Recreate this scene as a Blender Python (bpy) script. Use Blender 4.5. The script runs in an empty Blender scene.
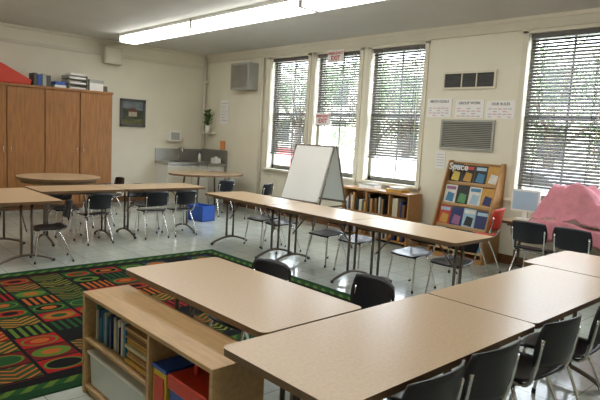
import bpy, bmesh, math, random
from mathutils import Vector, Matrix
random.seed(7)
S=bpy.context.scene
COL=S.collection
S.view_settings.view_transform='Standard'
S.view_settings.look='None'
S.view_settings.exposure=0.18

# ---------------------------------------------------------------- materials
MATS={}
def mat(name,col,rough=0.5,metal=0.0,noise=0.0,nscale=20,bump=0.0,emit=None,estr=0,stretch=(1,1,1),spec=0.5,col2=None,detail=4):
    if name in MATS: return MATS[name]
    m=bpy.data.materials.new(name); m.use_nodes=True
    nt=m.node_tree; b=nt.nodes['Principled BSDF']
    b.inputs['Base Color'].default_value=(*col,1)
    b.inputs['Roughness'].default_value=rough
    b.inputs['Metallic'].default_value=metal
    b.inputs['Specular IOR Level'].default_value=spec
    if emit:
        b.inputs['Emission Color'].default_value=(*emit,1); b.inputs['Emission Strength'].default_value=estr
    if noise>0 or bump>0:
        tc=nt.nodes.new('ShaderNodeTexCoord'); mp=nt.nodes.new('ShaderNodeMapping')
        mp.inputs['Scale'].default_value=stretch
        n=nt.nodes.new('ShaderNodeTexNoise'); n.inputs['Scale'].default_value=nscale; n.inputs['Detail'].default_value=detail
        nt.links.new(tc.outputs['Object'],mp.inputs['Vector']); nt.links.new(mp.outputs[0],n.inputs['Vector'])
        if noise>0:
            r=nt.nodes.new('ShaderNodeValToRGB')
            r.color_ramp.elements[0].position=0.3; r.color_ramp.elements[1].position=0.7
            c2=col2 if col2 else tuple(c*(1-noise) for c in col)
            c1=tuple(min(1,c*(1+noise*0.5)) for c in col)
            r.color_ramp.elements[0].color=(*c2,1); r.color_ramp.elements[1].color=(*c1,1)
            nt.links.new(n.outputs['Fac'],r.inputs['Fac']); nt.links.new(r.outputs['Color'],b.inputs['Base Color'])
        if bump>0:
            bp=nt.nodes.new('ShaderNodeBump'); bp.inputs['Strength'].default_value=bump; bp.inputs['Distance'].default_value=0.01
            nt.links.new(n.outputs['Fac'],bp.inputs['Height']); nt.links.new(bp.outputs[0],b.inputs['Normal'])
    MATS[name]=m; return m

M_wall=mat('wall_paint',(0.75,0.705,0.565),0.6,noise=0.05,nscale=1.5,bump=0.03)
M_ceil=mat('ceiling_paint',(0.62,0.62,0.575),0.8,noise=0.04,nscale=2)
M_trim=mat('trim_paint',(0.68,0.63,0.50),0.45,noise=0.04,nscale=3)
M_lam=mat('table_laminate',(0.56,0.395,0.24),0.28,noise=0.10,nscale=60,spec=0.45)
M_edge=mat('table_edge',(0.18,0.10,0.045),0.5,noise=0.1,nscale=10)
M_leg=mat('leg_metal',(0.18,0.145,0.115),0.4,metal=0.5,noise=0.1,nscale=8)
M_chrome=mat('chrome',(0.75,0.75,0.76),0.18,metal=1.0,noise=0.03,nscale=5)
M_black=mat('black_plastic',(0.010,0.011,0.017),0.33,noise=0.2,nscale=30)
M_red=mat('red_plastic',(0.62,0.05,0.025),0.4,noise=0.05,nscale=10)
M_cab=mat('cabinet_wood',(0.36,0.155,0.045),0.4,noise=0.30,nscale=5,stretch=(6,6,0.6))
M_cabd=mat('cabinet_wood_dark',(0.18,0.08,0.027),0.5,noise=0.2,nscale=6,stretch=(4,4,.5))
M_birch=mat('birch_wood',(0.55,0.345,0.165),0.4,noise=0.16,nscale=5,stretch=(1,9,9))
M_wood=mat('oak_wood',(0.42,0.215,0.075),0.45,noise=0.2,nscale=6,stretch=(1,8,8))
M_steel=mat('stainless',(0.36,0.35,0.32),0.35,metal=0.8,noise=0.1,nscale=6)
M_grey=mat('grey_metal',(0.38,0.38,0.34),0.5,noise=0.05,nscale=8)
M_dgrey=mat('dark_grey',(0.08,0.08,0.075),0.5,noise=0.1,nscale=10)
M_white=mat('white_paint',(0.8,0.79,0.74),0.4,noise=0.02,nscale=5)
M_paper=mat('paper',(0.82,0.80,0.77),0.7,noise=0.04,nscale=12)
M_board=mat('whiteboard',(0.86,0.86,0.83),0.25,noise=0.02,nscale=3)
M_slat=mat('blind_slat',(0.10,0.09,0.08),0.5,noise=0.1,nscale=20)
M_frame=mat('window_frame',(0.25,0.24,0.20),0.5,noise=0.08,nscale=8)
M_blue=mat('blue_plastic',(0.03,0.10,0.42),0.4,noise=0.05,nscale=10)
M_yel=mat('yellow_plastic',(0.8,0.55,0.04),0.4,noise=0.05,nscale=10)
M_pink=mat('pink_cloth',(0.68,0.27,0.32),0.9,noise=0.12,nscale=14,bump=0.2)
M_green=mat('leaf_green',(0.05,0.14,0.03),0.6,noise=0.3,nscale=30)
M_bin=mat('clear_bin',(0.62,0.64,0.62),0.3,noise=0.05,nscale=6)
M_tube=mat('fluorescent_lens',(0.9,0.9,0.85),0.5,emit=(0.99,0.985,0.95),estr=7.6)

# ---------------------------------------------------------------- builder
class B:
    def __init__(s): s.bm=bmesh.new(); s.m=[]
    def mi(s,m):
        if m not in s.m: s.m.append(m)
        return s.m.index(m)
    def box(s,lo,hi,m,M=None):
        vs=[s.bm.verts.new(Vector((x,y,z)) if M is None else M@Vector((x,y,z))) for x in(lo[0],hi[0]) for y in(lo[1],hi[1]) for z in(lo[2],hi[2])]
        i=s.mi(m)
        for f in((0,1,3,2),(4,6,7,5),(0,4,5,1),(2,3,7,6),(0,2,6,4),(1,5,7,3)):
            fc=s.bm.faces.new([vs[k] for k in f]); fc.material_index=i
    def poly(s,pts,m):
        f=s.bm.faces.new([s.bm.verts.new(p) for p in pts]); f.material_index=s.mi(m); return f
    def prism(s,pts,ax,a0,a1,m,mside=None):
        def P(p,a):
            if ax==2: return (p[0],p[1],a)
            if ax==1: return (p[0],a,p[1])
            return (a,p[0],p[1])
        v0=[s.bm.verts.new(P(p,a0)) for p in pts]; v1=[s.bm.verts.new(P(p,a1)) for p in pts]
        i=s.mi(m); j=s.mi(mside or m)
        f=s.bm.faces.new(v0[::-1]); f.material_index=i
        f=s.bm.faces.new(v1); f.material_index=i
        n=len(pts)
        for k in range(n):
            f=s.bm.faces.new((v0[k],v0[(k+1)%n],v1[(k+1)%n],v1[k])); f.material_index=j
    def tube(s,pts,r,m,seg=8,smooth=0,cap=True,radii=None):
        P=[Vector(p) for p in pts]
        if smooth and len(P)>2:
            Q=[]
            for k in range(len(P)-1):
                p0=P[max(k-1,0)];p1=P[k];p2=P[k+1];p3=P[min(k+2,len(P)-1)]
                for t in range(smooth):
                    t/=smooth
                    Q.append(0.5*((2*p1)+(-p0+p2)*t+(2*p0-5*p1+4*p2-p3)*t*t+(-p0+3*p1-3*p2+p3)*t**3))
            Q.append(P[-1]); P=Q
        i=s.mi(m); rings=[]
        up=None
        for k,p in enumerate(P):
            d=(P[min(k+1,len(P)-1)]-P[max(k-1,0)]).normalized()
            if up is None:
                up=Vector((0,0,1)) if abs(d.z)<0.9 else Vector((1,0,0))
            a=d.cross(up).normalized(); b=a.cross(d).normalized(); up=b
            rr=r if radii is None else radii[k]
            rings.append([s.bm.verts.new(p+a*math.cos(2*math.pi*q/seg)*rr+b*math.sin(2*math.pi*q/seg)*rr) for q in range(seg)])
        for k in range(len(rings)-1):
            for q in range(seg):
                f=s.bm.faces.new((rings[k][q],rings[k][(q+1)%seg],rings[k+1][(q+1)%seg],rings[k+1][q])); f.material_index=i; f.smooth=True
        if cap:
            f=s.bm.faces.new(rings[0][::-1]); f.material_index=i
            f=s.bm.faces.new(rings[-1]); f.material_index=i
    def shell(s,fn,nu,nv,th,m):
        i=s.mi(m)
        T=[[Vector(fn(-1+2*a/nu,-1+2*b/nv)) for b in range(nv+1)] for a in range(nu+1)]
        N=[[None]*(nv+1) for _ in range(nu+1)]
        for a in range(nu+1):
            for b in range(nv+1):
                du=T[min(a+1,nu)][b]-T[max(a-1,0)][b]; dv=T[a][min(b+1,nv)]-T[a][max(b-1,0)]
                n=du.cross(dv); N[a][b]=n.normalized() if n.length>1e-9 else Vector((0,0,1))
        t=[[s.bm.verts.new(T[a][b]) for b in range(nv+1)] for a in range(nu+1)]
        u=[[s.bm.verts.new(T[a][b]-N[a][b]*th) for b in range(nv+1)] for a in range(nu+1)]
        def F(v):
            f=s.bm.faces.new(v); f.material_index=i; f.smooth=True
        for a in range(nu):
            for b in range(nv):
                F((t[a][b],t[a+1][b],t[a+1][b+1],t[a][b+1])); F((u[a][b],u[a][b+1],u[a+1][b+1],u[a+1][b]))
        for a in range(nu):
            F((t[a][0],u[a][0],u[a+1][0],t[a+1][0])); F((t[a][nv],t[a+1][nv],u[a+1][nv],u[a][nv]))
        for b in range(nv):
            F((t[0][b],t[0][b+1],u[0][b+1],u[0][b])); F((t[nu][b],u[nu][b],u[nu][b+1],t[nu][b+1]))
    def mesh(s,name):
        bmesh.ops.recalc_face_normals(s.bm,faces=s.bm.faces)
        me=bpy.data.meshes.new(name); s.bm.to_mesh(me); s.bm.free()
        for m in s.m: me.materials.append(m)
        return me
    def done(s,name,loc=(0,0,0),rot=0,bevel=0,parent=None):
        return place(s.mesh(name),name,loc,rot,bevel,parent)
def place(me,name,loc=(0,0,0),rot=0,bevel=0,parent=None):
    o=bpy.data.objects.new(name,me); COL.objects.link(o); o.location=loc; o.rotation_euler=(0,0,rot)
    if bevel:
        md=o.modifiers.new('bevel','BEVEL'); md.width=bevel; md.segments=2; md.limit_method='ANGLE'; md.angle_limit=math.radians(50)
    if parent: o.parent=parent
    return o
def text(s,body,size,m,loc,rot,parent,name='lettering',off=.02):
    cu=bpy.data.curves.new(name,'FONT'); cu.body=body; cu.size=size; cu.align_x='CENTER'; cu.align_y='CENTER'; cu.offset=size*off
    t=bpy.data.objects.new('tmp',cu); COL.objects.link(t); bpy.context.view_layer.update()
    me=bpy.data.meshes.new_from_object(t.evaluated_get(bpy.context.evaluated_depsgraph_get())); bpy.data.objects.remove(t)
    me.materials.clear(); me.materials.append(m)
    o=bpy.data.objects.new(name,me); COL.objects.link(o); o.location=loc; o.rotation_euler=rot; o.parent=parent
    return o
def rrect(x0,y0,x1,y1,r,n=4):
    out=[]
    for cx,cy,a0 in((x1-r,y1-r,0),(x0+r,y1-r,90),(x0+r,y0+r,180),(x1-r,y0+r,270)):
        for k in range(n+1):
            a=math.radians(a0+90*k/n); out.append((cx+r*math.cos(a),cy+r*math.sin(a)))
    return out

# ---------------------------------------------------------------- floor / rug materials
def nodes(m):
    nt=m.node_tree; return nt,nt.nodes['Principled BSDF']
mf=bpy.data.materials.new('floor_tile'); mf.use_nodes=True; nt,bs=nodes(mf)
tc=nt.nodes.new('ShaderNodeTexCoord'); br=nt.nodes.new('ShaderNodeTexBrick')
br.offset=0; br.inputs['Scale'].default_value=1; br.inputs['Brick Width'].default_value=0.3; br.inputs['Row Height'].default_value=0.3
br.inputs['Mortar Size'].default_value=0.004
br.inputs['Color1'].default_value=(0.46,0.50,0.445,1); br.inputs['Color2'].default_value=(0.51,0.545,0.49,1); br.inputs['Mortar'].default_value=(0.27,0.29,0.25,1)
nz=nt.nodes.new('ShaderNodeTexNoise'); nz.inputs['Scale'].default_value=22; nz.inputs['Detail'].default_value=8
mx=nt.nodes.new('ShaderNodeMix'); mx.data_type='RGBA'; mx.blend_type='MULTIPLY'; mx.inputs['Factor'].default_value=0.25
nt.links.new(tc.outputs['Object'],br.inputs['Vector']); nt.links.new(tc.outputs['Object'],nz.inputs['Vector'])
nt.links.new(br.outputs['Color'],mx.inputs['A']); nt.links.new(nz.outputs['Fac'],mx.inputs['B']); nt.links.new(mx.outputs['Result'],bs.inputs['Base Color'])
bs.inputs['Roughness'].default_value=0.14

mr=bpy.data.materials.new('rug_pattern'); mr.use_nodes=True; nt,bs=nodes(mr)
bs.inputs['Roughness'].default_value=0.95; bs.inputs['Specular IOR Level'].default_value=0.1
L=nt.links.new
def N(t,**k):
    n=nt.nodes.new(t)
    for a,b in k.items(): setattr(n,a,b)
    return n
def mth(op,a,b=None):
    n=N('ShaderNodeMath',operation=op)
    for i,v in enumerate((a,b)):
        if v is None: continue
        if isinstance(v,(int,float)): n.inputs[i].default_value=v
        else: L(v,n.inputs[i])
    return n.outputs[0]
def mixc(f,a,b):
    n=N('ShaderNodeMix',data_type='RGBA'); L(f,n.inputs['Factor'])
    for k,v in(('A',a),('B',b)):
        if isinstance(v,tuple): n.inputs[k].default_value=(*v,1)
        else: L(v,n.inputs[k])
    return n.outputs['Result']
def ramp(f,cols):
    r=N('ShaderNodeValToRGB'); r.color_ramp.interpolation='CONSTANT'; e=r.color_ramp.elements
    while len(e)<len(cols): e.new(0.5)
    for i,c in enumerate(cols): e[i].position=i/len(cols); e[i].color=(*c,1)
    L(f,r.inputs['Fac']); return r.outputs['Color']
tc=N('ShaderNodeTexCoord'); sp=N('ShaderNodeSeparateXYZ'); L(tc.outputs['Object'],sp.inputs[0])
X,Y=sp.outputs[0],sp.outputs[1]
sx=mth('DIVIDE',X,0.235); sy=mth('DIVIDE',Y,0.30)
cx,cy=mth('FLOOR',sx),mth('FLOOR',sy)
fx=mth('SUBTRACT',mth('SUBTRACT',sx,cx),0.5); fy=mth('SUBTRACT',mth('SUBTRACT',sy,cy),0.5)
cb=N('ShaderNodeCombineXYZ'); L(cx,cb.inputs[0]); L(cy,cb.inputs[1])
wn=N('ShaderNodeTexWhiteNoise'); L(cb.outputs[0],wn.inputs['Vector'])
sc=N('ShaderNodeSeparateColor'); L(wn.outputs['Color'],sc.inputs[0]); r1,r2,r3=sc.outputs[0],sc.outputs[1],sc.outputs[2]
GRN=(0.018,0.070,0.02);BLK=(0.008,0.008,0.008);REDc=(0.32,0.016,0.014);ORG=(0.40,0.11,0.02);LIM=(0.10,0.17,0.025);YE=(0.34,0.22,0.04);MAR=(0.14,0.012,0.012);BLU=(0.015,0.04,0.10)
base=ramp(r1,[GRN,BLK,REDc,GRN,MAR,BLU,REDc,GRN])
e=mth('SQRT',mth('ADD',mth('POWER',mth('DIVIDE',fx,0.36),2),mth('POWER',mth('DIVIDE',fy,0.42),2)))
c1=ramp(r2,[REDc,GRN,ORG,REDc,LIM,BLK])
c2=ramp(r3,[BLK,ORG,GRN,MAR,REDc,REDc])
col=mixc(mth('LESS_THAN',e,1.0),base,LIM)
col=mixc(mth('LESS_THAN',e,0.86),col,c1)
col=mixc(mth('LESS_THAN',e,0.5),col,c2)
zz=mth('SINE',mth('ADD',mth('MULTIPLY',fx,24),mth('MULTIPLY',mth('ABSOLUTE',fy),20)))
st=mixc(mth('GREATER_THAN',zz,0.15),base,c1)
st=mixc(mth('GREATER_THAN',zz,0.86),st,YE)
vv=mth('SINE',mth('MULTIPLY',fy,32))
st2=mixc(mth('GREATER_THAN',vv,0.0),BLK,c1)
st=mixc(mth('GREATER_THAN',r1,0.5),st,st2)
col=mixc(mth('GREATER_THAN',r3,0.45),col,st)
edge=mth('GREATER_THAN',mth('MAXIMUM',mth('ABSOLUTE',fx),mth('ABSOLUTE',fy)),0.46)
col=mixc(edge,col,BLK)
HX,HY=1.43,2.05
bd=mth('MAXIMUM',mth('SUBTRACT',mth('ABSOLUTE',X),HX-0.24),mth('SUBTRACT',mth('ABSOLUTE',Y),HY-0.24))
dots=mth('GREATER_THAN',mth('SINE',mth('MULTIPLY',mth('ADD',X,Y),52)),0.1)
bcol=mixc(dots,GRN,LIM)
bcol=mixc(mth('GREATER_THAN',bd,0.09),BLK,bcol)
bcol=mixc(mth('GREATER_THAN',bd,0.16),bcol,(0.012,0.05,0.018))
col=mixc(mth('GREATER_THAN',bd,0.0),col,bcol)
fz=N('ShaderNodeTexNoise'); fz.inputs['Scale'].default_value=150; L(tc.outputs['Object'],fz.inputs['Vector'])
mm=N('ShaderNodeMix',data_type='RGBA',blend_type='MULTIPLY'); mm.inputs['Factor'].default_value=0.35; L(col,mm.inputs['A']); L(fz.outputs['Fac'],mm.inputs['B'])
L(mm.outputs['Result'],bs.inputs['Base Color'])

# ---------------------------------------------------------------- room shell
XW,YW,H=12.6,-9.2,3.2
b=B(); b.box((-.2,YW-.2,-.1),(XW+.2,.25,0),mf); b.done('floor')
b=B(); b.box((-.2,YW-.2,H),(XW+.2,.25,H+.15),M_ceil); b.done('ceiling')
b=B(); b.box((-.2,YW-.2,0),(0,.25,H),M_wall); b.done('wall_back')
b=B(); b.box((XW,YW-.2,0),(XW+.2,.25,H),M_wall); b.done('wall_front')
b=B(); b.box((0,YW-.2,0),(XW,YW,H),M_wall); b.done('wall_left')
WIN=[(2.28,3.34),(3.52,4.58),(4.79,5.85),(7.39,8.45),(8.66,9.72)]
SZ,TZ=0.88,3.0
b=B()
b.box((0,0,0),(XW,.25,SZ),M_wall); b.box((0,0,TZ),(XW,.25,H),M_wall)
xs=[0]+[v for w in WIN for v in w]+[XW]
for k in range(0,len(xs),2): b.box((xs[k],0,SZ),(xs[k+1],.25,TZ),M_wall)
b.done('wall_right')
b=B(); b.box((0,-.05,H-.05),(XW,0,H),M_trim); b.box((0,-.03,H-.14),(XW,0,H-.05),M_trim); b.box((0,-.045,H-.165),(XW,0,H-.14),M_trim); b.done('trim_1')
b=B(); b.box((0,YW,H-.05),(.05,-.05,H),M_trim); b.box((0,YW,2.89),(.035,-.05,2.95),M_trim); b.done('trim_2')
b=B(); b.box((0,-.02,0),(XW,0,.12),M_cabd); b.done('baseboard_right')
b=B(); b.box((0,-2.4,0),(.02,-1.25,.12),M_cabd); b.done('baseboard_back')
BL=[1.20,1.78,1.30,1.06,1.1]
for n,(x0,x1) in enumerate(WIN):
    b=B()
    t=.05
    for a in((x0-.06,x0+.01),(x1-.01,x1+.06)): b.box((a[0],-.02,SZ-.02),(a[1],.02,TZ+.02),M_trim)
    b.box((x0-.06,-.02,TZ-.01),(x1+.06,.02,TZ+.035),M_trim)
    b.box((x0-.09,-.07,SZ-.04),(x1+.09,.12,SZ),M_trim)
    b.box((x0-.06,-.015,SZ-.12),(x1+.06,0,SZ-.04),M_trim)
    zm=(SZ+TZ)/2
    for a in((x0,x0+t),(x1-t,x1)): b.box((a[0],.12,SZ),(a[1],.2,TZ),M_frame)
    b.box((x0,.12,SZ),(x1,.2,SZ+.07),M_frame); b.box((x0,.12,TZ-.06),(x1,.2,TZ),M_frame)
    b.box((x0,.12,zm-.03),(x1,.2,zm+.03),M_frame)
    b.box(((x0+x1)/2-.012,.15,SZ),((x0+x1)/2+.012,.17,TZ),M_frame)
    b.done('window_%d'%(n+1))
    b=B(); zb=BL[n]; p=.041; z=TZ-.1
    b.box((x0+.03,.02,TZ-.07),(x1-.03,.08,TZ-.01),M_slat)
    a=math.radians(43)
    while z>zb:
        M=Matrix.Translation((0,.055,z))@Matrix.Rotation(a,4,'X')
        b.box((x0+.035,-.025,-.0012),(x1-.035,.025,.0012),M_slat,M); z-=p
    b.box((x0+.035,.03,z-.01),(x1-.035,.08,z+.012),M_slat)
    for xx in(x0+.2,x1-.2):
        b.box((xx-.004,.03,z),(xx+.004,.032,TZ-.05),M_slat); b.box((xx-.004,.078,z),(xx+.004,.08,TZ-.05),M_slat)
    b.tube([(x1-.12,.012,TZ-.05),(x1-.12,.012,1.35)],.004,M_trim,6)
    b.done('window_blind')

# ---------------------------------------------------------------- ceiling lights
def fixture(x,y,L=2.38):
    b=B(); w=.17
    b.box((-L/2,-w,.10),(L/2,w,.15),M_white)
    b.prism([(-w+.01,.10),(-w+.01,.03),(-w+.05,0),(w-.05,0),(w-.01,.03),(w-.01,.10)],0,-L/2+.02,L/2-.02,M_tube)
    for s in(-1,1): b.box((s*L/2-.012,-w,0.0),(s*L/2+.012,w,.10),M_white)
    b.done('fluorescent_light_fixture',(x,y,H-.15))
for k in range(4): fixture(2.15+2.42*k,-2.32)
for k in range(4): fixture(2.15+2.42*k,-6.0)  # second row, out of view: added to give fill light

# ---------------------------------------------------------------- tables
def table_mesh(L,W,h=.7):
    b=B(); 
    b.prism(rrect(-L/2,-W/2,L/2,W/2,.035),2,h-.003,h,M_lam,M_edge)
    b.prism(rrect(-L/2,-W/2,L/2,W/2,.035),2,h-.03,h-.003,M_edge,M_edge)
    for s in(-1,1):
        b.box((-L/2+.1,s*W*.36-.01,h-.06),(L/2-.1,s*W*.36+.01,h-.03),M_leg)
        x=s*(L/2-.16)
        for q in(-.055,.055):
            b.tube([(x,q,.085),(x,q,h-.04)],.014,M_leg,8)
        b.tube([(x,-W/2+.05,.014),(x,-W*.33,.05),(x,-.07,.09),(x,.07,.09),(x,W*.33,.05),(x,W/2-.05,.014)],.016,M_leg,8,smooth=5)
        b.tube([(x,-W/2+.08,h-.045),(x,W/2-.08,h-.045)],.014,M_leg,8)
        for q in(-1,1): b.tube([(x,q*(W/2-.05),0),(x,q*(W/2-.05),.03)],.018,M_black,8)
        b.tube([(x,0,.35),(x-s*.28,0,h-.045)],.008,M_leg,6)
    return b.mesh('classroom_table')
def table(x0,x1,y0,y1,mesh=None):
    Lx,Ly=x1-x0,y1-y0
    if Lx>=Ly: me=table_mesh(Lx,Ly); r=0
    else: me=table_mesh(Ly,Lx); r=math.pi/2
    place(me,'classroom_table',((x0+x1)/2,(y0+y1)/2,0),r)
table(7.73,9.06,-5.56,-4.90)
table(9.075,9.72,-5.79,-4.385)
table(9.075,9.71,-4.375,-3.00)
table(8.97,10.33,-2.985,-2.17)
table(4.38,5.68,-2.82,-2.14)
table(5.69,6.99,-2.82,-2.14)
table(7.00,8.30,-2.82,-2.14)
table(3.08,3.75,-3.64,-2.36)
table(3.08,3.75,-4.74,-3.65)
table(3.25,4.62,-5.46,-4.79)
def round_table(name,x,y,rx,ry,h=.7,skirt=.09):
    b=B(); n=40
    pts=[(rx*math.cos(2*math.pi*k/n),ry*math.sin(2*math.pi*k/n)) for k in range(n)]
    b.prism(pts,2,h-.035,h,M_lam,M_edge)
    if skirt: b.prism([(p[0]*.9,p[1]*.9) for p in pts],2,h-skirt,h-.035,M_edge)
    for k in range(4):
        a=math.pi/4+k*math.pi/2; b.tube([(rx*.62*math.cos(a),ry*.62*math.sin(a),h-.04),(rx*.74*math.cos(a),ry*.74*math.sin(a),0)],.018,M_leg,8)
    b.done(name,(x,y,0))
round_table('round_activity_table',1.75,-3.82,.62,.62)
round_table('oval_activity_table',1.60,-.95,.56,.78,.72,0)

# ---------------------------------------------------------------- chairs (local facing +x)
def chair_mesh(mp,name):
    b=B()
    def seat(u,v):
        k=.42
        x=u*math.sqrt(1-k*v*v/2)*.185+.01; y=v*math.sqrt(1-k*u*u/2)*.19
        z=.415-.014*(1-u*u)*(1-v*v)-.02*max(0,u)**3+.02*max(0,-u)**3
        return(x,y,z)
    b.shell(seat,10,10,.010,mp)
    def back(u,v):
        k=.45
        y=u*math.sqrt(1-k*v*v/2)*.19; z=.61+v*math.sqrt(1-k*u*u/2)*.115
        x=-.205-.035*(z-.5)/.2+.045*(u*u)-.008
        return(x,y,z)
    b.shell(back,12,8,.010,mp)
    for s in(-1,1):
        b.tube([(.19,s*.185,0),(.165,s*.17,.20),(.14,s*.155,.375),(.09,s*.15,.393),(-.08,s*.15,.395),(-.15,s*.155,.405),(-.185,s*.165,.48),(-.21,s*.168,.64)],.0095,M_chrome,8,smooth=4)
        b.tube([(-.235,s*.185,0),(-.16,s*.168,.2),(-.07,s*.15,.385)],.0095,M_chrome,8,smooth=3)
        for x in(.19,-.235): b.tube([(x,s*.185,0),(x*.99,s*.184,.03)],.013,M_black,8)
    b.tube([(.06,-.15,.385),(.06,.15,.385)],.008,M_chrome,6); b.tube([(-.1,-.15,.385),(-.1,.15,.385)],.008,M_chrome,6)
    return b.mesh(name)
CB=chair_mesh(M_black,'school_chair'); CR=chair_mesh(M_red,'red_school_chair')
def chair(x,y,deg,s=1.0):
    o=place(CB,'school_chair',(x,y,0),math.radians(deg)); o.scale=(s,s,s)
for x,y,d in((9.58,-5.37,181),(9.58,-4.93,178),(9.59,-4.30,176),(9.61,-3.76,183)): chair(x,y,d,1.05)
chair(8.12,-4.93,-88); chair(8.72,-4.66,-100)
for x,d in((4.86,-88),(5.28,-95),(6.12,-90),(6.60,-86),(7.40,-92),(7.88,-88)): chair(x,-2.16+.02*(d+90)/5,d,.93)
chair(3.62,-2.75,180,.93); chair(3.62,-3.2,176,.93); chair(3.64,-4.05,184,.93); chair(4.4,-4.86,-100,.93)
chair(3.0,-3.0,0,.93); chair(3.0,-4.2,0,.93); chair(2.45,-3.5,185,.93); chair(1.75,-3.0,-90,.93); chair(2.3,-1.1,180,.93); chair(3.0,-.75,200,.93)
o=place(CR,'red_school_chair',(7.43,-.93,0),math.radians(192)); o.scale=(1.15,1.15,1.15)
chair(8.14,-.90,92,1.05); chair(8.62,-.92,88,1.05)

# ---------------------------------------------------------------- rug
b=B(); b.box((-1.43,-2.05,0),(1.43,2.05,.008),mr); b.done('patterned_rug',(6.24,-5.0,0.0))

# ---------------------------------------------------------------- tall cabinets
b=B(); y0,y1=-6.1,-2.44
b.box((0.002,y0,.08),(.58,y1,2.12),M_cab); b.box((0.002,y0,0),(.54,y1,.08),M_cabd); b.box((0.04,y0,2.12),(.61,y1+.01,2.16),M_cab)
k=y1
while k>y0+.1:
    b.box((.58,k-.60,.12),(.60,k-.012,2.10),M_cab)
    b.box((.578,k-.012,.12),(.585,k,2.10),M_cabd)
    k-=.61
i=0;k=y1
while k>y0+.1:
    hy=k-.55 if i%2==0 else k-.06
    b.tube([(.60,hy,1.0),(.63,hy,1.01),(.63,hy,1.11),(.60,hy,1.12)],.006,M_chrome,6); i+=1; k-=.61
b.done('tall_wooden_cabinet',bevel=.004)
b=B()
b.prism([(-5.3,2.16),(-3.86,2.16),(-3.84,2.25),(-4.25,2.46),(-4.6,2.60),(-5.3,2.70)],0,.1,.5,M_red); b.done('red_foam_wedge',bevel=.02)
b=B()
for i,z in enumerate((2.16,2.25,2.34)):
    b.box((.15,-3.22,z),(.52,-2.88,z+.012),M_grey)
    for y in(-3.22,-2.89): b.box((.15,y,z),(.52,y+.01,z+.075),M_grey)
    b.box((.18,-3.19,z+.012),(.5,-2.91,z+.04),M_paper)
b.box((.2,-3.18,2.415),(.48,-2.92,2.45),M_white)
b.done('paper_tray_stack')
b=B(); b.box((.15,-2.84,2.16),(.5,-2.58,2.34),M_white); b.box((.14,-2.85,2.31),(.51,-2.57,2.37),M_grey); b.done('storage_box',bevel=.004)
b=B()
for i in range(4): b.box((.2,-3.8+.075*i,2.16),(.45,-3.735+.075*i,2.38-.02*(i%2)),(M_dgrey,M_blue,M_grey,M_dgrey)[i])
b.done('binders')
b=B(); b.box((.2,-2.555,2.16),(.45,-2.48,2.27),M_dgrey); b.box((.2,-3.46,2.16),(.5,-3.26,2.21),M_white);b.box((.22,-3.44,2.21),(.48,-3.27,2.27),M_blue); b.done('stacked_games')
b=B(); b.box((0.036,-2.4,2.74),(.16,-2.05,3.06),M_trim); b.box((.16,-2.37,2.77),(.165,-2.08,3.03),M_wall); b.done('junction_box',bevel=.005)
# picture
b=B(); y0,y1,z0,z1=-2.02,-1.47,1.54,2.10
f=.05
for a in(((0.002,y0,z0),(.035,y1,z0+f)),((0.002,y0,z1-f),(.035,y1,z1)),((0.002,y0,z0),(.035,y0+f,z1)),((0.002,y1-f,z0),(.035,y1,z1))): b.box(a[0],a[1],M_dgrey)
b.box((0.002,y0+f,z0+f),(.012,y1-f,z1-f),mat('painting_trees',(0.05,0.06,0.03),.6,noise=.6,nscale=9))
def yz(p): return [(.0135,y0+f+q[0]*(y1-y0-2*f),z0+f+q[1]*(z1-z0-2*f)) for q in p]
b.poly(yz([(0,.7),(1,.62),(1,1),(0,1)]),mat('painting_sky',(0.16,0.19,0.2),.6,noise=.3,nscale=12))
b.poly([(p[0]+.001,p[1],p[2]) for p in yz([(.3,.35),(.7,.35),(.7,.55),(.3,.55)])],mat('painting_house',(0.42,0.36,0.26),.6,noise=.2,nscale=9))
b.poly([(p[0]+.001,p[1],p[2]) for p in yz([(.25,.55),(.75,.55),(.62,.72),(.38,.72)])],mat('painting_roof',(0.12,0.04,0.02),.6,noise=.2,nscale=9))
b.poly(yz([(0,0),(1,0),(1,.25),(0,.2)]),mat('painting_grass',(0.12,0.12,0.04),.6,noise=.4,nscale=14))
b.done('framed_painting')

# ---------------------------------------------------------------- sink corner
b=B()
b.box((0.005,-1.2,0),(.52,-.02,.80),M_white)
b.box((0.005,-1.22,.80),(.56,-.03,.86),M_steel)
b.box((0.005,-1.22,.86),(.025,-.03,1.12),M_steel); b.box((.025,-.05,.86),(.95,-.03,1.14),M_steel); b.box((.52,-.5,.80),(.95,-.03,.86),M_steel); b.box((.52,-.46,.0),(.9,-.05,.80),M_white)
b.box((.14,-.95,.861),(.44,-.45,.866),M_dgrey)
b.tube([(.09,-.7,.86),(.09,-.7,1.1),(.14,-.7,1.15),(.22,-.7,1.13),(.24,-.7,1.06)],.012,M_chrome,8,smooth=4)
for y in(-1.19,-.63): b.box((.52,y,.1),(.535,y+.54,.76),M_trim)
b.done('sink_counter')
b=B(); b.tube([(0,0,0),(0,0,.13),(0,0,.17),(0,0,.2)],.03,M_white,12,radii=[.035,.035,.012,.012]); b.box((-.005,-.03,.19),(.03,.03,.205),M_blue); b.done('soap_bottle',(.3,-.3,.861))
b=B(); b.box((.68,-.25,.861),(.86,-.12,.97),M_paper); b.box((.73,-.20,.97),(.81,-.17,1.0),M_white); b.done('tissue_box')
b=B(); b.box((0.002,-.95,1.28),(.13,-.68,1.50),M_white); b.box((.13,-.92,1.31),(.135,-.71,1.47),M_grey); b.done('paper_towel_dispenser',bevel=.006)
b=B(); px,py=.34,-.14
b.box((px-.14,-.24,1.48),(px+.14,-.002,1.50),M_trim); b.tube([(px,py,1.50),(px,py,1.66)],.06,M_white,14,radii=[.045,.065])
random.seed(3)
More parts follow.
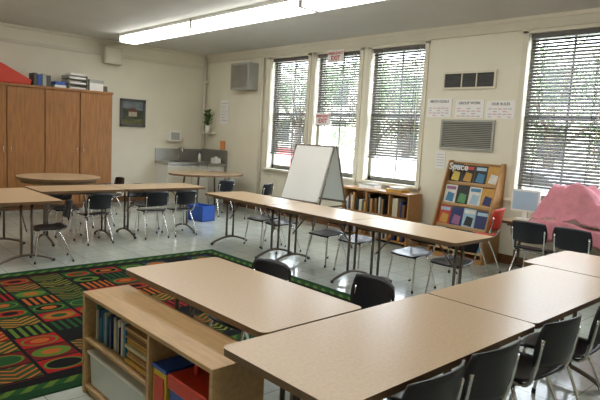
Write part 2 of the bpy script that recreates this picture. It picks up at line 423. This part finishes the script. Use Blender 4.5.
for k in range(46):
    a=random.uniform(0,6.28); r=random.uniform(.02,.12); h=random.uniform(1.70,1.98)
    p=Vector((px+r*math.cos(a),py+.8*r*math.sin(a),h)); d=Vector((math.cos(a)*.07,math.sin(a)*.07,.04)); s=Vector((-math.sin(a)*.03,math.cos(a)*.03,0))
    if p.y+d.y>-.01: continue
    b.tube([(px,py,1.64),p],.003,M_green,4); b.poly([p-d*.4,p+s,p+d,p-s],M_green)
b.done('potted_plant')
b=B(); b.box((.62,-.012,1.70),(.92,-.004,2.22),M_paper)
for k in range(7): b.box((.66,-.014,2.14-.06*k),(.88-.04*(k%3),-.012,2.15-.06*k),M_grey)
b.done('paper_notice')
b=B(); b.box((.66,-.02,1.16),(.84,-.01,1.34),mat('orange_card',(0.7,0.25,0.08),.6,noise=.05)); b.done('orange_card')
b=B()
b.tube([(.05,-.06,1.15),(.05,-.06,H)],.03,M_trim,12)
for z in(1.6,2.6): b.box((0,-.1,z),(.1,0,z+.03),M_trim)
b.done('corner_pipe')
b=B(); b.tube([(2.08,-.05,0),(2.08,-.05,H-.17)],.028,M_trim,12)
for z in(.6,1.6,2.6): b.box((2.04,-.08,z),(2.12,0,z+.025),M_trim)
b.done('heating_pipe')
b=B(); b.box((1.27,-.24,2.40),(1.88,-.002,2.93),M_grey); b.box((1.31,-.247,2.44),(1.84,-.24,2.89),M_steel)
b.done('speaker_box',bevel=.012)
b=B(); b.box((-.2,-.15,0),(.2,.15,.02),M_blue)
for a in(((-.2,-.15,0),(-.185,.15,.26)),((.185,-.15,0),(.2,.15,.26)),((-.2,-.15,0),(.2,-.135,.26)),((-.2,.135,0),(.2,.15,.26))): b.box(a[0],a[1],M_blue)
b.box((-.21,-.16,.24),(.21,-.13,.27),M_blue); b.done('blue_storage_bin',(2.65,-1.75,0),.2)

# ---------------------------------------------------------------- vents
def vent(x0,x1,z0,z1,mi,name,n,fr):
    b=B(); t=.03
    b.box((x0,-.008,z0),(x1,-.002,z1),M_dgrey)
    for a in(((x0-t,-.03,z0-t),(x1+t,-.001,z0)),((x0-t,-.03,z1),(x1+t,-.001,z1+t)),((x0-t,-.03,z0),(x0,-.001,z1)),((x1,-.03,z0),(x1+t,-.001,z1))): b.box(a[0],a[1],fr)
    for k in range(n):
        z=z0+(k+.5)*(z1-z0)/n
        M=Matrix.Translation((0,-.018,z))@Matrix.Rotation(math.radians(35),4,'X'); b.box((x0,-.01,-.002),(x1,.01,.002),mi,M)
    if mi is M_dgrey:
        for xx in(x0+(x1-x0)*.36,x0+(x1-x0)*.66): b.box((xx-.008,-.028,z0),(xx+.008,-.006,z1),fr)
    b.done(name)
vent(6.22,6.98,2.34,2.53,M_dgrey,'air_vent_grille',6,M_trim)
vent(6.25,7.02,1.50,1.86,M_grey,'air_return_grille',14,M_grey)
M_ink=mat('ink_red',(0.5,0.03,0.03),.6,noise=.02); M_inkb=mat('ink_grey',(0.45,0.43,0.50),.6,noise=.02); M_inkp=mat('ink_pink',(0.7,0.35,0.35),.6,noise=.02)
for i,(x0,x1,z0,z1) in enumerate(((5.95,6.36,1.92,2.19),(6.42,6.86,1.915,2.165),(6.90,7.31,1.91,2.15))):
    b=B(); b.box((x0,-.008,z0),(x1,-.002,z1),M_paper)
    for r in range(4):
        for c in range(5):
            if (r*3+c*2+i)%4: b.box((x0+.03+c*(x1-x0-.06)/5,-.010,z0+.02+r*.035),(x0+.03+(c+.75)*(x1-x0-.06)/5,-.008,z0+.032+r*.035),(M_inkb,M_inkp,M_inkb)[(r+c+i)%3])
    o=b.done('paper_poster')
    text(None,('MATH GOALS','GROUP WORK','OUR RULES')[i],.05,M_dgrey,((x0+x1)/2,-.011,z1-.045),(math.pi/2,0,0),o)
b=B(); b.box((6.16,-.008,1.18),(6.32,-.002,1.44),M_paper)
for k in range(5): b.box((6.18,-.01,1.22+.04*k),(6.3,-.008,1.23+.04*k),M_inkb)
b.done('paper_notice')
def sign(x,z,w,h,y,name='emergency_exit_sign'):
    b=B(); b.box((x-w/2,y-.004,z-h/2),(x+w/2,y,z+h/2),M_paper); 
    for a in(-.4,.4): b.tube([(x+a*w,y-.002,z+h/2-.005),(x+a*w,y-.002,z+h/2+.04)],.002,M_dgrey,5)
    o=b.done(name)
    text(None,'EMERGENCY',h*.30,M_ink,(x,y-.006,z+h*.22),(math.pi/2,0,0),o,off=.03)
    text(None,'EXIT',h*.50,M_ink,(x,y-.006,z-h*.18),(math.pi/2,0,0),o,off=.03)
sign(4.02,2.93,.38,.21,-.025); sign(3.80,1.86,.36,.21,-.025)

# ---------------------------------------------------------------- magazine rack
def cover(b,x0,x1,yb,zb,yt,zt,mt,m2,m3):
    n=Vector((0,-(zt-zb),(yt-yb))).normalized()*.006
    def P(u,v,k=1): return Vector((x0+(x1-x0)*u,yb+(yt-yb)*v,zb+(zt-zb)*v))+n*k
    b.poly([P(0,0),P(1,0),P(1,1),P(0,1)],mt); b.poly([P(.15,.15,1.3),P(.8,.1,1.3),P(.85,.55,1.3),P(.3,.62,1.3)],m2); b.poly([P(.1,.75,1.3),P(.9,.75,1.3),P(.9,.92,1.3),P(.1,.92,1.3)],m3)
BK=[mat('cover_%d'%i,c,.4,noise=.1,nscale=25) for i,c in enumerate([(.02,.03,.12),(.55,.3,.05),(.6,.55,.4),(.05,.2,.35),(.5,.06,.04),(.1,.3,.12),(.65,.5,.08),(.02,.02,.02),(.35,.5,.6),(.7,.68,.6),(.3,.12,.25)])]
b=B(); x0,x1=6.46,7.27
side=[(-.02,0),(-.46,0),(-.46,.30),(-.12,1.32),(-.02,1.32)]
for x in(x0,x1-.02): b.prism(side,0,x,x+.02,M_wood)
b.box((x0+.02,-.04,.06),(x1-.02,-.025,1.30),M_wood); b.box((x0+.02,-.455,.0),(x1-.02,-.03,.06),M_wood)
for k in range(4):
    zb=.12+.29*k; yf=-.455+.105*k
    b.box((x0+.02,yf,zb),(x1-.02,-.04,zb+.015),M_wood)
    b.box((x0+.02,yf-.005,zb),(x1-.02,yf+.01,zb+.04),M_birch)
    b.box((x0+.02,yf+.085,zb+.015),(x1-.02,yf+.095,zb+.28),M_wood)
rk=b.done('magazine_rack')
b=B(); random.seed(11); dk=[BK[0],BK[7],BK[3],BK[7],BK[1],BK[10],BK[0],BK[9],BK[5],BK[8],BK[6],BK[4]]
for k in range(4):
    zb=.14+.29*k; yf=-.455+.105*k; x=x0+.03
    for q in range(4):
        w=.183; ms=random.sample(BK,2)
        cover(b,x,x+w,yf+.015,zb,yf+.075,zb+random.uniform(.25,.268),BK[7] if (k==3 and q<2) else random.choice(dk),*ms); x+=w+.005
b.done('magazines',parent=rk)
text(None,'Space',.13,BK[9],(6.66,-.40+.222,1.235),(math.radians(77),0,0),rk,'title')

# ---------------------------------------------------------------- low shelf under window
b=B(); x0,x1=4.72,6.03; T=.78
b.box((x0,-.40,T-.03),(x1,-.075,T),M_wood); b.box((x0,-.40,0),(x0+.02,-.075,T-.03),M_wood); b.box((x1-.02,-.40,0),(x1,-.075,T-.03),M_wood); b.box((x0+.02,-.09,0),(x1-.02,-.075,T-.03),M_wood)
b.box((x0+.02,-.39,.40),(x1-.02,-.09,.42),M_wood); b.box((x0+.02,-.39,.04),(x1-.02,-.09,.06),M_wood)
for x in(5.2,5.65): b.box((x,-.39,.06),(x+.02,-.09,T-.03),M_wood)
o=b.done('low_bookshelf')
b=B(); random.seed(9)
for z in(.06,.42):
    x=x0+.04
    while x<x1-.1:
        w=random.uniform(.02,.06)
        if not(5.2-w<x<5.225) and not(5.65-w<x<5.675) and random.random()<.8: b.box((x,-.36,z),(x+w*.9,-.15,z+random.uniform(.16,.28)),random.choice([BK[0],BK[2],BK[9],M_dgrey,BK[7],BK[1],M_wood,M_cabd]))
        x+=w
b.done('books',parent=o)
b=B(); b.box((5.0,-.33,T),(5.3,-.15,T+.05),M_paper); b.box((5.03,-.32,T+.05),(5.28,-.16,T+.075),M_grey); b.done('stack_of_folders')
b=B(); b.box((5.55,-.34,T),(5.85,-.14,T+.04),BK[1]); b.box((5.6,-.33,T+.04),(5.82,-.15,T+.075),BK[9]); b.done('stack_of_papers')

# ---------------------------------------------------------------- easel
b=B(); w=.37
def pan(s,m):
    t=Vector((0,s*.04,1.40)); bt=Vector((0,s*.34,.60))
    d=(t-bt).normalized(); xax=Vector((1,0,0)); n=xax.cross(d)
    R=Matrix((( xax.x,d.x,n.x,bt.x),(xax.y,d.y,n.y,bt.y),(xax.z,d.z,n.z,bt.z),(0,0,0,1)))
    Lh=(t-bt).length
    b.box((-w+.02,0,-.006),(w-.02,Lh,.006),m,R)
    for sx in(-1,1):
        b.tube([(sx*w,s*.03,1.42),(sx*w,s*.50,0)],.014,M_leg,8)
    b.box((-w,-.03,-.012),(w,.0,.05 if s<0 else .012),M_leg,R); b.box((-w,Lh,-.012),(w,Lh+.02,.012),M_leg,R)
pan(-1,M_board); pan(1,M_board)
b.box((-w,-.04,1.40),(w,.04,1.42),M_leg)
for sx in(-1,1): b.box((sx*w-.008,-.30,.52),(sx*w+.008,.30,.54),M_leg)
b.done('whiteboard_easel',(4.82,-1.15,0),math.radians(6))

# ---------------------------------------------------------------- computer table at right, covered by the cloth
place(table_mesh(1.60,.5,.66),'computer_table',(8.34,-.40,0),0)
b=B(); M_scr=mat('monitor_screen',(0.42,0.58,0.72),.15,noise=.05,nscale=4)
b.box((-.17,-.03,.10),(.17,.01,.37),M_white); b.box((-.15,-.034,.125),(.15,-.03,.35),M_scr); b.prism([(-.14,.11),(.14,.11),(.12,.35),(-.12,.35)],1,.01,.06,M_white)
b.box((-.03,-.01,.01),(.03,.03,.12),M_white); b.prism(rrect(-.10,-.08,.10,.08,.03),2,0,.015,M_white)
b.done('computer_monitor',(7.71,-.30,.66),math.radians(8),bevel=.004)
b=B(); x0,x1,y0,y1=7.93,9.16,-.66,-.12
def cl(u,v):
    x=(x0+x1)/2+u*(x1-x0)/2; y=(y0+y1)/2+v*(y1-y0)/2
    e=min(1,(1-abs(v))*1.9); e=e*e*(3-2*e)
    hgt=.675+(.43*math.exp(-(((x-8.24)/.27)**4))+.27*math.exp(-(((x-8.68)/.32)**4)))*(.12+.88*e)*1.0
    hgt=min(hgt,1.12)
    fold=.016*math.sin(x*27+y*9)+.014*math.sin(y*33-x*15)+.012*math.sin(x*55+2)
    return(x,y,hgt+.03+fold*.9)
b.shell(cl,60,28,.006,M_pink)
def skirt(u,v):
    x=(x0+x1)/2+u*(x1-x0)/2; z0_=.50+.05*math.sin(x*6+1); z=z0_+(v+1)/2*(.70+.05*math.exp(-(((x-8.24)/.27)**4))-z0_)
    return(x,y0-.006-.022*(1+math.sin(x*41))*(1-v)/2,z)
b.shell(skirt,80,6,.005,M_pink)
b.done('pink_cloth_cover')

# ---------------------------------------------------------------- foreground shelf unit
b=B(); x0,x1,y0,y1,h=7.74,9.055,-5.81,-5.535,.60; t=.022
b.box((x0,y0,h-t),(x1,y1,h),M_birch); b.box((x0,y0,0),(x0+t,y1,h-t),M_birch); b.box((x1-t,y0,0),(x1,y1,h-t),M_birch)
b.box((x0+t,y1-.012,0),(x1-t,y1,h-t),M_birch); b.box((x0+t,y0+.005,.035),(x1-t,y1-.012,.055),M_birch); b.box((x0+t,y0+.02,0),(x1-t,y0+.035,.035),M_birch)
dx=8.50
b.box((dx,y0+.003,.055),(dx+t,y1-.012,h-t),M_birch); b.box((x0+t,y0+.005,.315),(dx,y1-.012,.335),M_birch)
o=b.done('wooden_storage_shelf',bevel=.003)
b=B(); random.seed(21); x=x0+.05
while x<dx-.30:
    w=random.uniform(.006,.022); hh=random.uniform(.13,.20); b.box((x,y0+.04+random.uniform(0,.03),.335),(x+w*.9,y0+.25,.335+hh),random.choice([BK[3],BK[3],BK[8],BK[2],BK[9],BK[10],BK[0],BK[3],BK[5]])); x+=w
z=.335
while z<.53:
    tt=random.uniform(.008,.02); b.box((dx-.28+random.uniform(0,.02),y0+.02+random.uniform(0,.03),z),(dx-.01,y0+.25,z+tt*.9),random.choice([BK[1],M_wood,M_birch,BK[2],M_cabd,BK[1]])); z+=tt
b.done('books',parent=o)
b=B(); b.prism([(x0+.06,.057),(dx-.07,.057),(dx-.05,.24),(x0+.04,.24)],1,y0+.025,y0+.25,M_bin); b.box((x0+.03,y0+.012,.24),(dx-.04,y0+.26,.262),M_white); b.done('plastic_storage_bin',bevel=.01)
b=B(); b.box((8.54,y0+.02,.056),(8.66,y0+.25,.43),M_yel); b.box((8.555,y0+.015,.22),(8.645,y0+.02,.40),M_red); b.box((8.535,y0+.015,.43),(8.665,y0+.255,.45),M_blue); b.done('yellow_toy_box',bevel=.006)
b=B(); b.box((8.69,y0+.02,.056),(9.00,y0+.25,.38),M_blue); b.box((8.685,y0+.01,.38),(9.005,y0+.255,.45),M_red)
b.tube([(8.78,y0+.11,.45),(8.79,y0+.11,.51),(8.90,y0+.11,.51),(8.91,y0+.11,.45)],.014,M_red,8,smooth=3); b.done('red_toolbox',bevel=.008)

# ---------------------------------------------------------------- outdoors
M_asph=mat('asphalt',(0.45,0.45,0.44),.9,noise=.15,nscale=2); M_grass=mat('grass',(0.18,0.23,0.10),.9,noise=.4,nscale=8)
b=B(); b.box((-60,.3,-.5),(40,60,-.4),M_asph); b.box((-60,9.5,-.4),(40,60,-.34),M_grass); b.done('ground_outside')
M_leaf=mat('tree_leaf',(0.20,0.26,0.15),.6,noise=.3,nscale=3); M_bark=mat('bark',(0.20,0.16,0.12),.9,noise=.3,nscale=10)
def tree_mesh(seed):
    random.seed(seed); b=B()
    b.tube([(0,0,0),(.1,0,1.5),(0,.1,3.2)],.18,M_bark,8,radii=[.22,.17,.1])
    for k in range(6):
        a=k*1.05; b.tube([(0,0,1.6+.2*k),(1.3*math.cos(a),1.3*math.sin(a),2.8+.3*k)],.05,M_bark,5)
    cl=[(random.uniform(-1.7,1.7),random.uniform(-1.7,1.7),random.uniform(1.8,5.2),random.uniform(.7,1.2)) for _ in range(13)]
    for k in range(3200):
        c=random.choice(cl); d=Vector((random.gauss(0,1),random.gauss(0,1),random.gauss(0,1))).normalized()*c[3]*random.uniform(.5,1)
        p=Vector(c[:3])+d; q=Vector((random.gauss(0,1),random.gauss(0,1),random.gauss(0,1))).normalized(); s=q.orthogonal().normalized()
        z=random.uniform(.04,.08); t2=q.cross(s)
        b.poly([p-s*z,p+t2*z*.6,p+s*z,p-t2*z*.6],M_leaf)
    return b.mesh('tree')
T1,T2=tree_mesh(1),tree_mesh(2)
for i,(x,y) in enumerate(((-9,11),(-6,13),(-2.5,11),(-12,14),(.5,12),(3.2,10.5),(5.4,12),(7.6,10.5),(-4,15),(9.5,14))):
    place(T1 if i%2 else T2,'tree',(x,y,-.36),i*1.3)
def car(x,y,m,rot=0):
    b=B(); g=M_dgrey
    pr=[(-2.2,.35),(2.2,.35),(2.25,.7),(2.1,.85),(1.2,.95),(.55,1.42),(-1.1,1.45),(-1.75,.98),(-2.2,.9),(-2.28,.6)]
    b.prism(pr,1,-.85,.85,m)
    for s in(-1,1):
        b.prism([(-1.55,.98),(.98,.98),(.48,1.36),(-1.05,1.38)],1,s*.855-.004,s*.855+.004,g)
        for wx in(-1.4,1.4): b.tube([(wx,s*.7,.33),(wx,s*.88,.33)],.33,M_black,20); b.tube([(wx,s*.88,.33),(wx,s*.89,.33)],.19,M_chrome,16)
    b.done('parked_car',(x,y,-.4),rot,bevel=.04)
car(-4.6,6.2,mat('car_red',(.45,.05,.04),.3,noise=.02)); car(.3,6.0,mat('car_white',(.8,.8,.8),.3,noise=.02)); car(4.9,6.3,mat('car_silver',(.5,.53,.56),.3,noise=.02)); car(-9.6,6.2,mat('car_blue',(.1,.15,.3),.3,noise=.02))
b=B(); MBW=mat('stucco',(.75,.70,.62),.8,noise=.05,nscale=4); b.box((-50,24,-.35),(30,26,7),MBW)
for k in range(24):
    xx=-48+k*3.2
    for z in(1,4): b.box((xx,23.9,z),(xx+1.4,24,z+1.8),M_dgrey)
b.done('neighbouring_building')

# ---------------------------------------------------------------- lights / world
w=bpy.data.worlds.new('World'); S.world=w; w.use_nodes=True; nt=w.node_tree
bg=nt.nodes['Background']; bg.inputs['Color'].default_value=(0.82,0.91,1.0,1); bg.inputs['Strength'].default_value=13.0
sd=bpy.data.lights.new('sun','SUN'); sd.energy=10; sd.angle=.01; sd.color=(1,.95,.86); so=bpy.data.objects.new('sun',sd); COL.objects.link(so)
so.rotation_euler=Vector((.3,.75,-1)).to_track_quat('-Z','Y').to_euler(); so.location=(5,-5,12)
for n,(x0,x1) in enumerate(WIN):
    ld=bpy.data.lights.new('window_portal','AREA'); ld.shape='RECTANGLE'; ld.size=x1-x0; ld.size_y=TZ-SZ; ld.cycles.is_portal=True
    lo=bpy.data.objects.new('window_portal',ld); COL.objects.link(lo); lo.location=((x0+x1)/2,.26,(SZ+TZ)/2); lo.rotation_euler=(-math.pi/2,0,0)

# ---------------------------------------------------------------- camera
cd=bpy.data.cameras.new('camera'); cam=bpy.data.objects.new('camera',cd); COL.objects.link(cam)
r=Vector((0.67695245,0.73408333,0.05345138)); u=Vector((-0.12059662,0.03898445,0.99193582)); f=Vector((-0.72607978,0.67793943,-0.11491858))
cam.matrix_world=Matrix(((r.x,u.x,-f.x,10.83),(r.y,u.y,-f.y,-7.039),(r.z,u.z,-f.z,1.55),(0,0,0,1)))
cd.sensor_width=36; cd.lens=557.667/600*36; cd.clip_start=.05
S.camera=cam
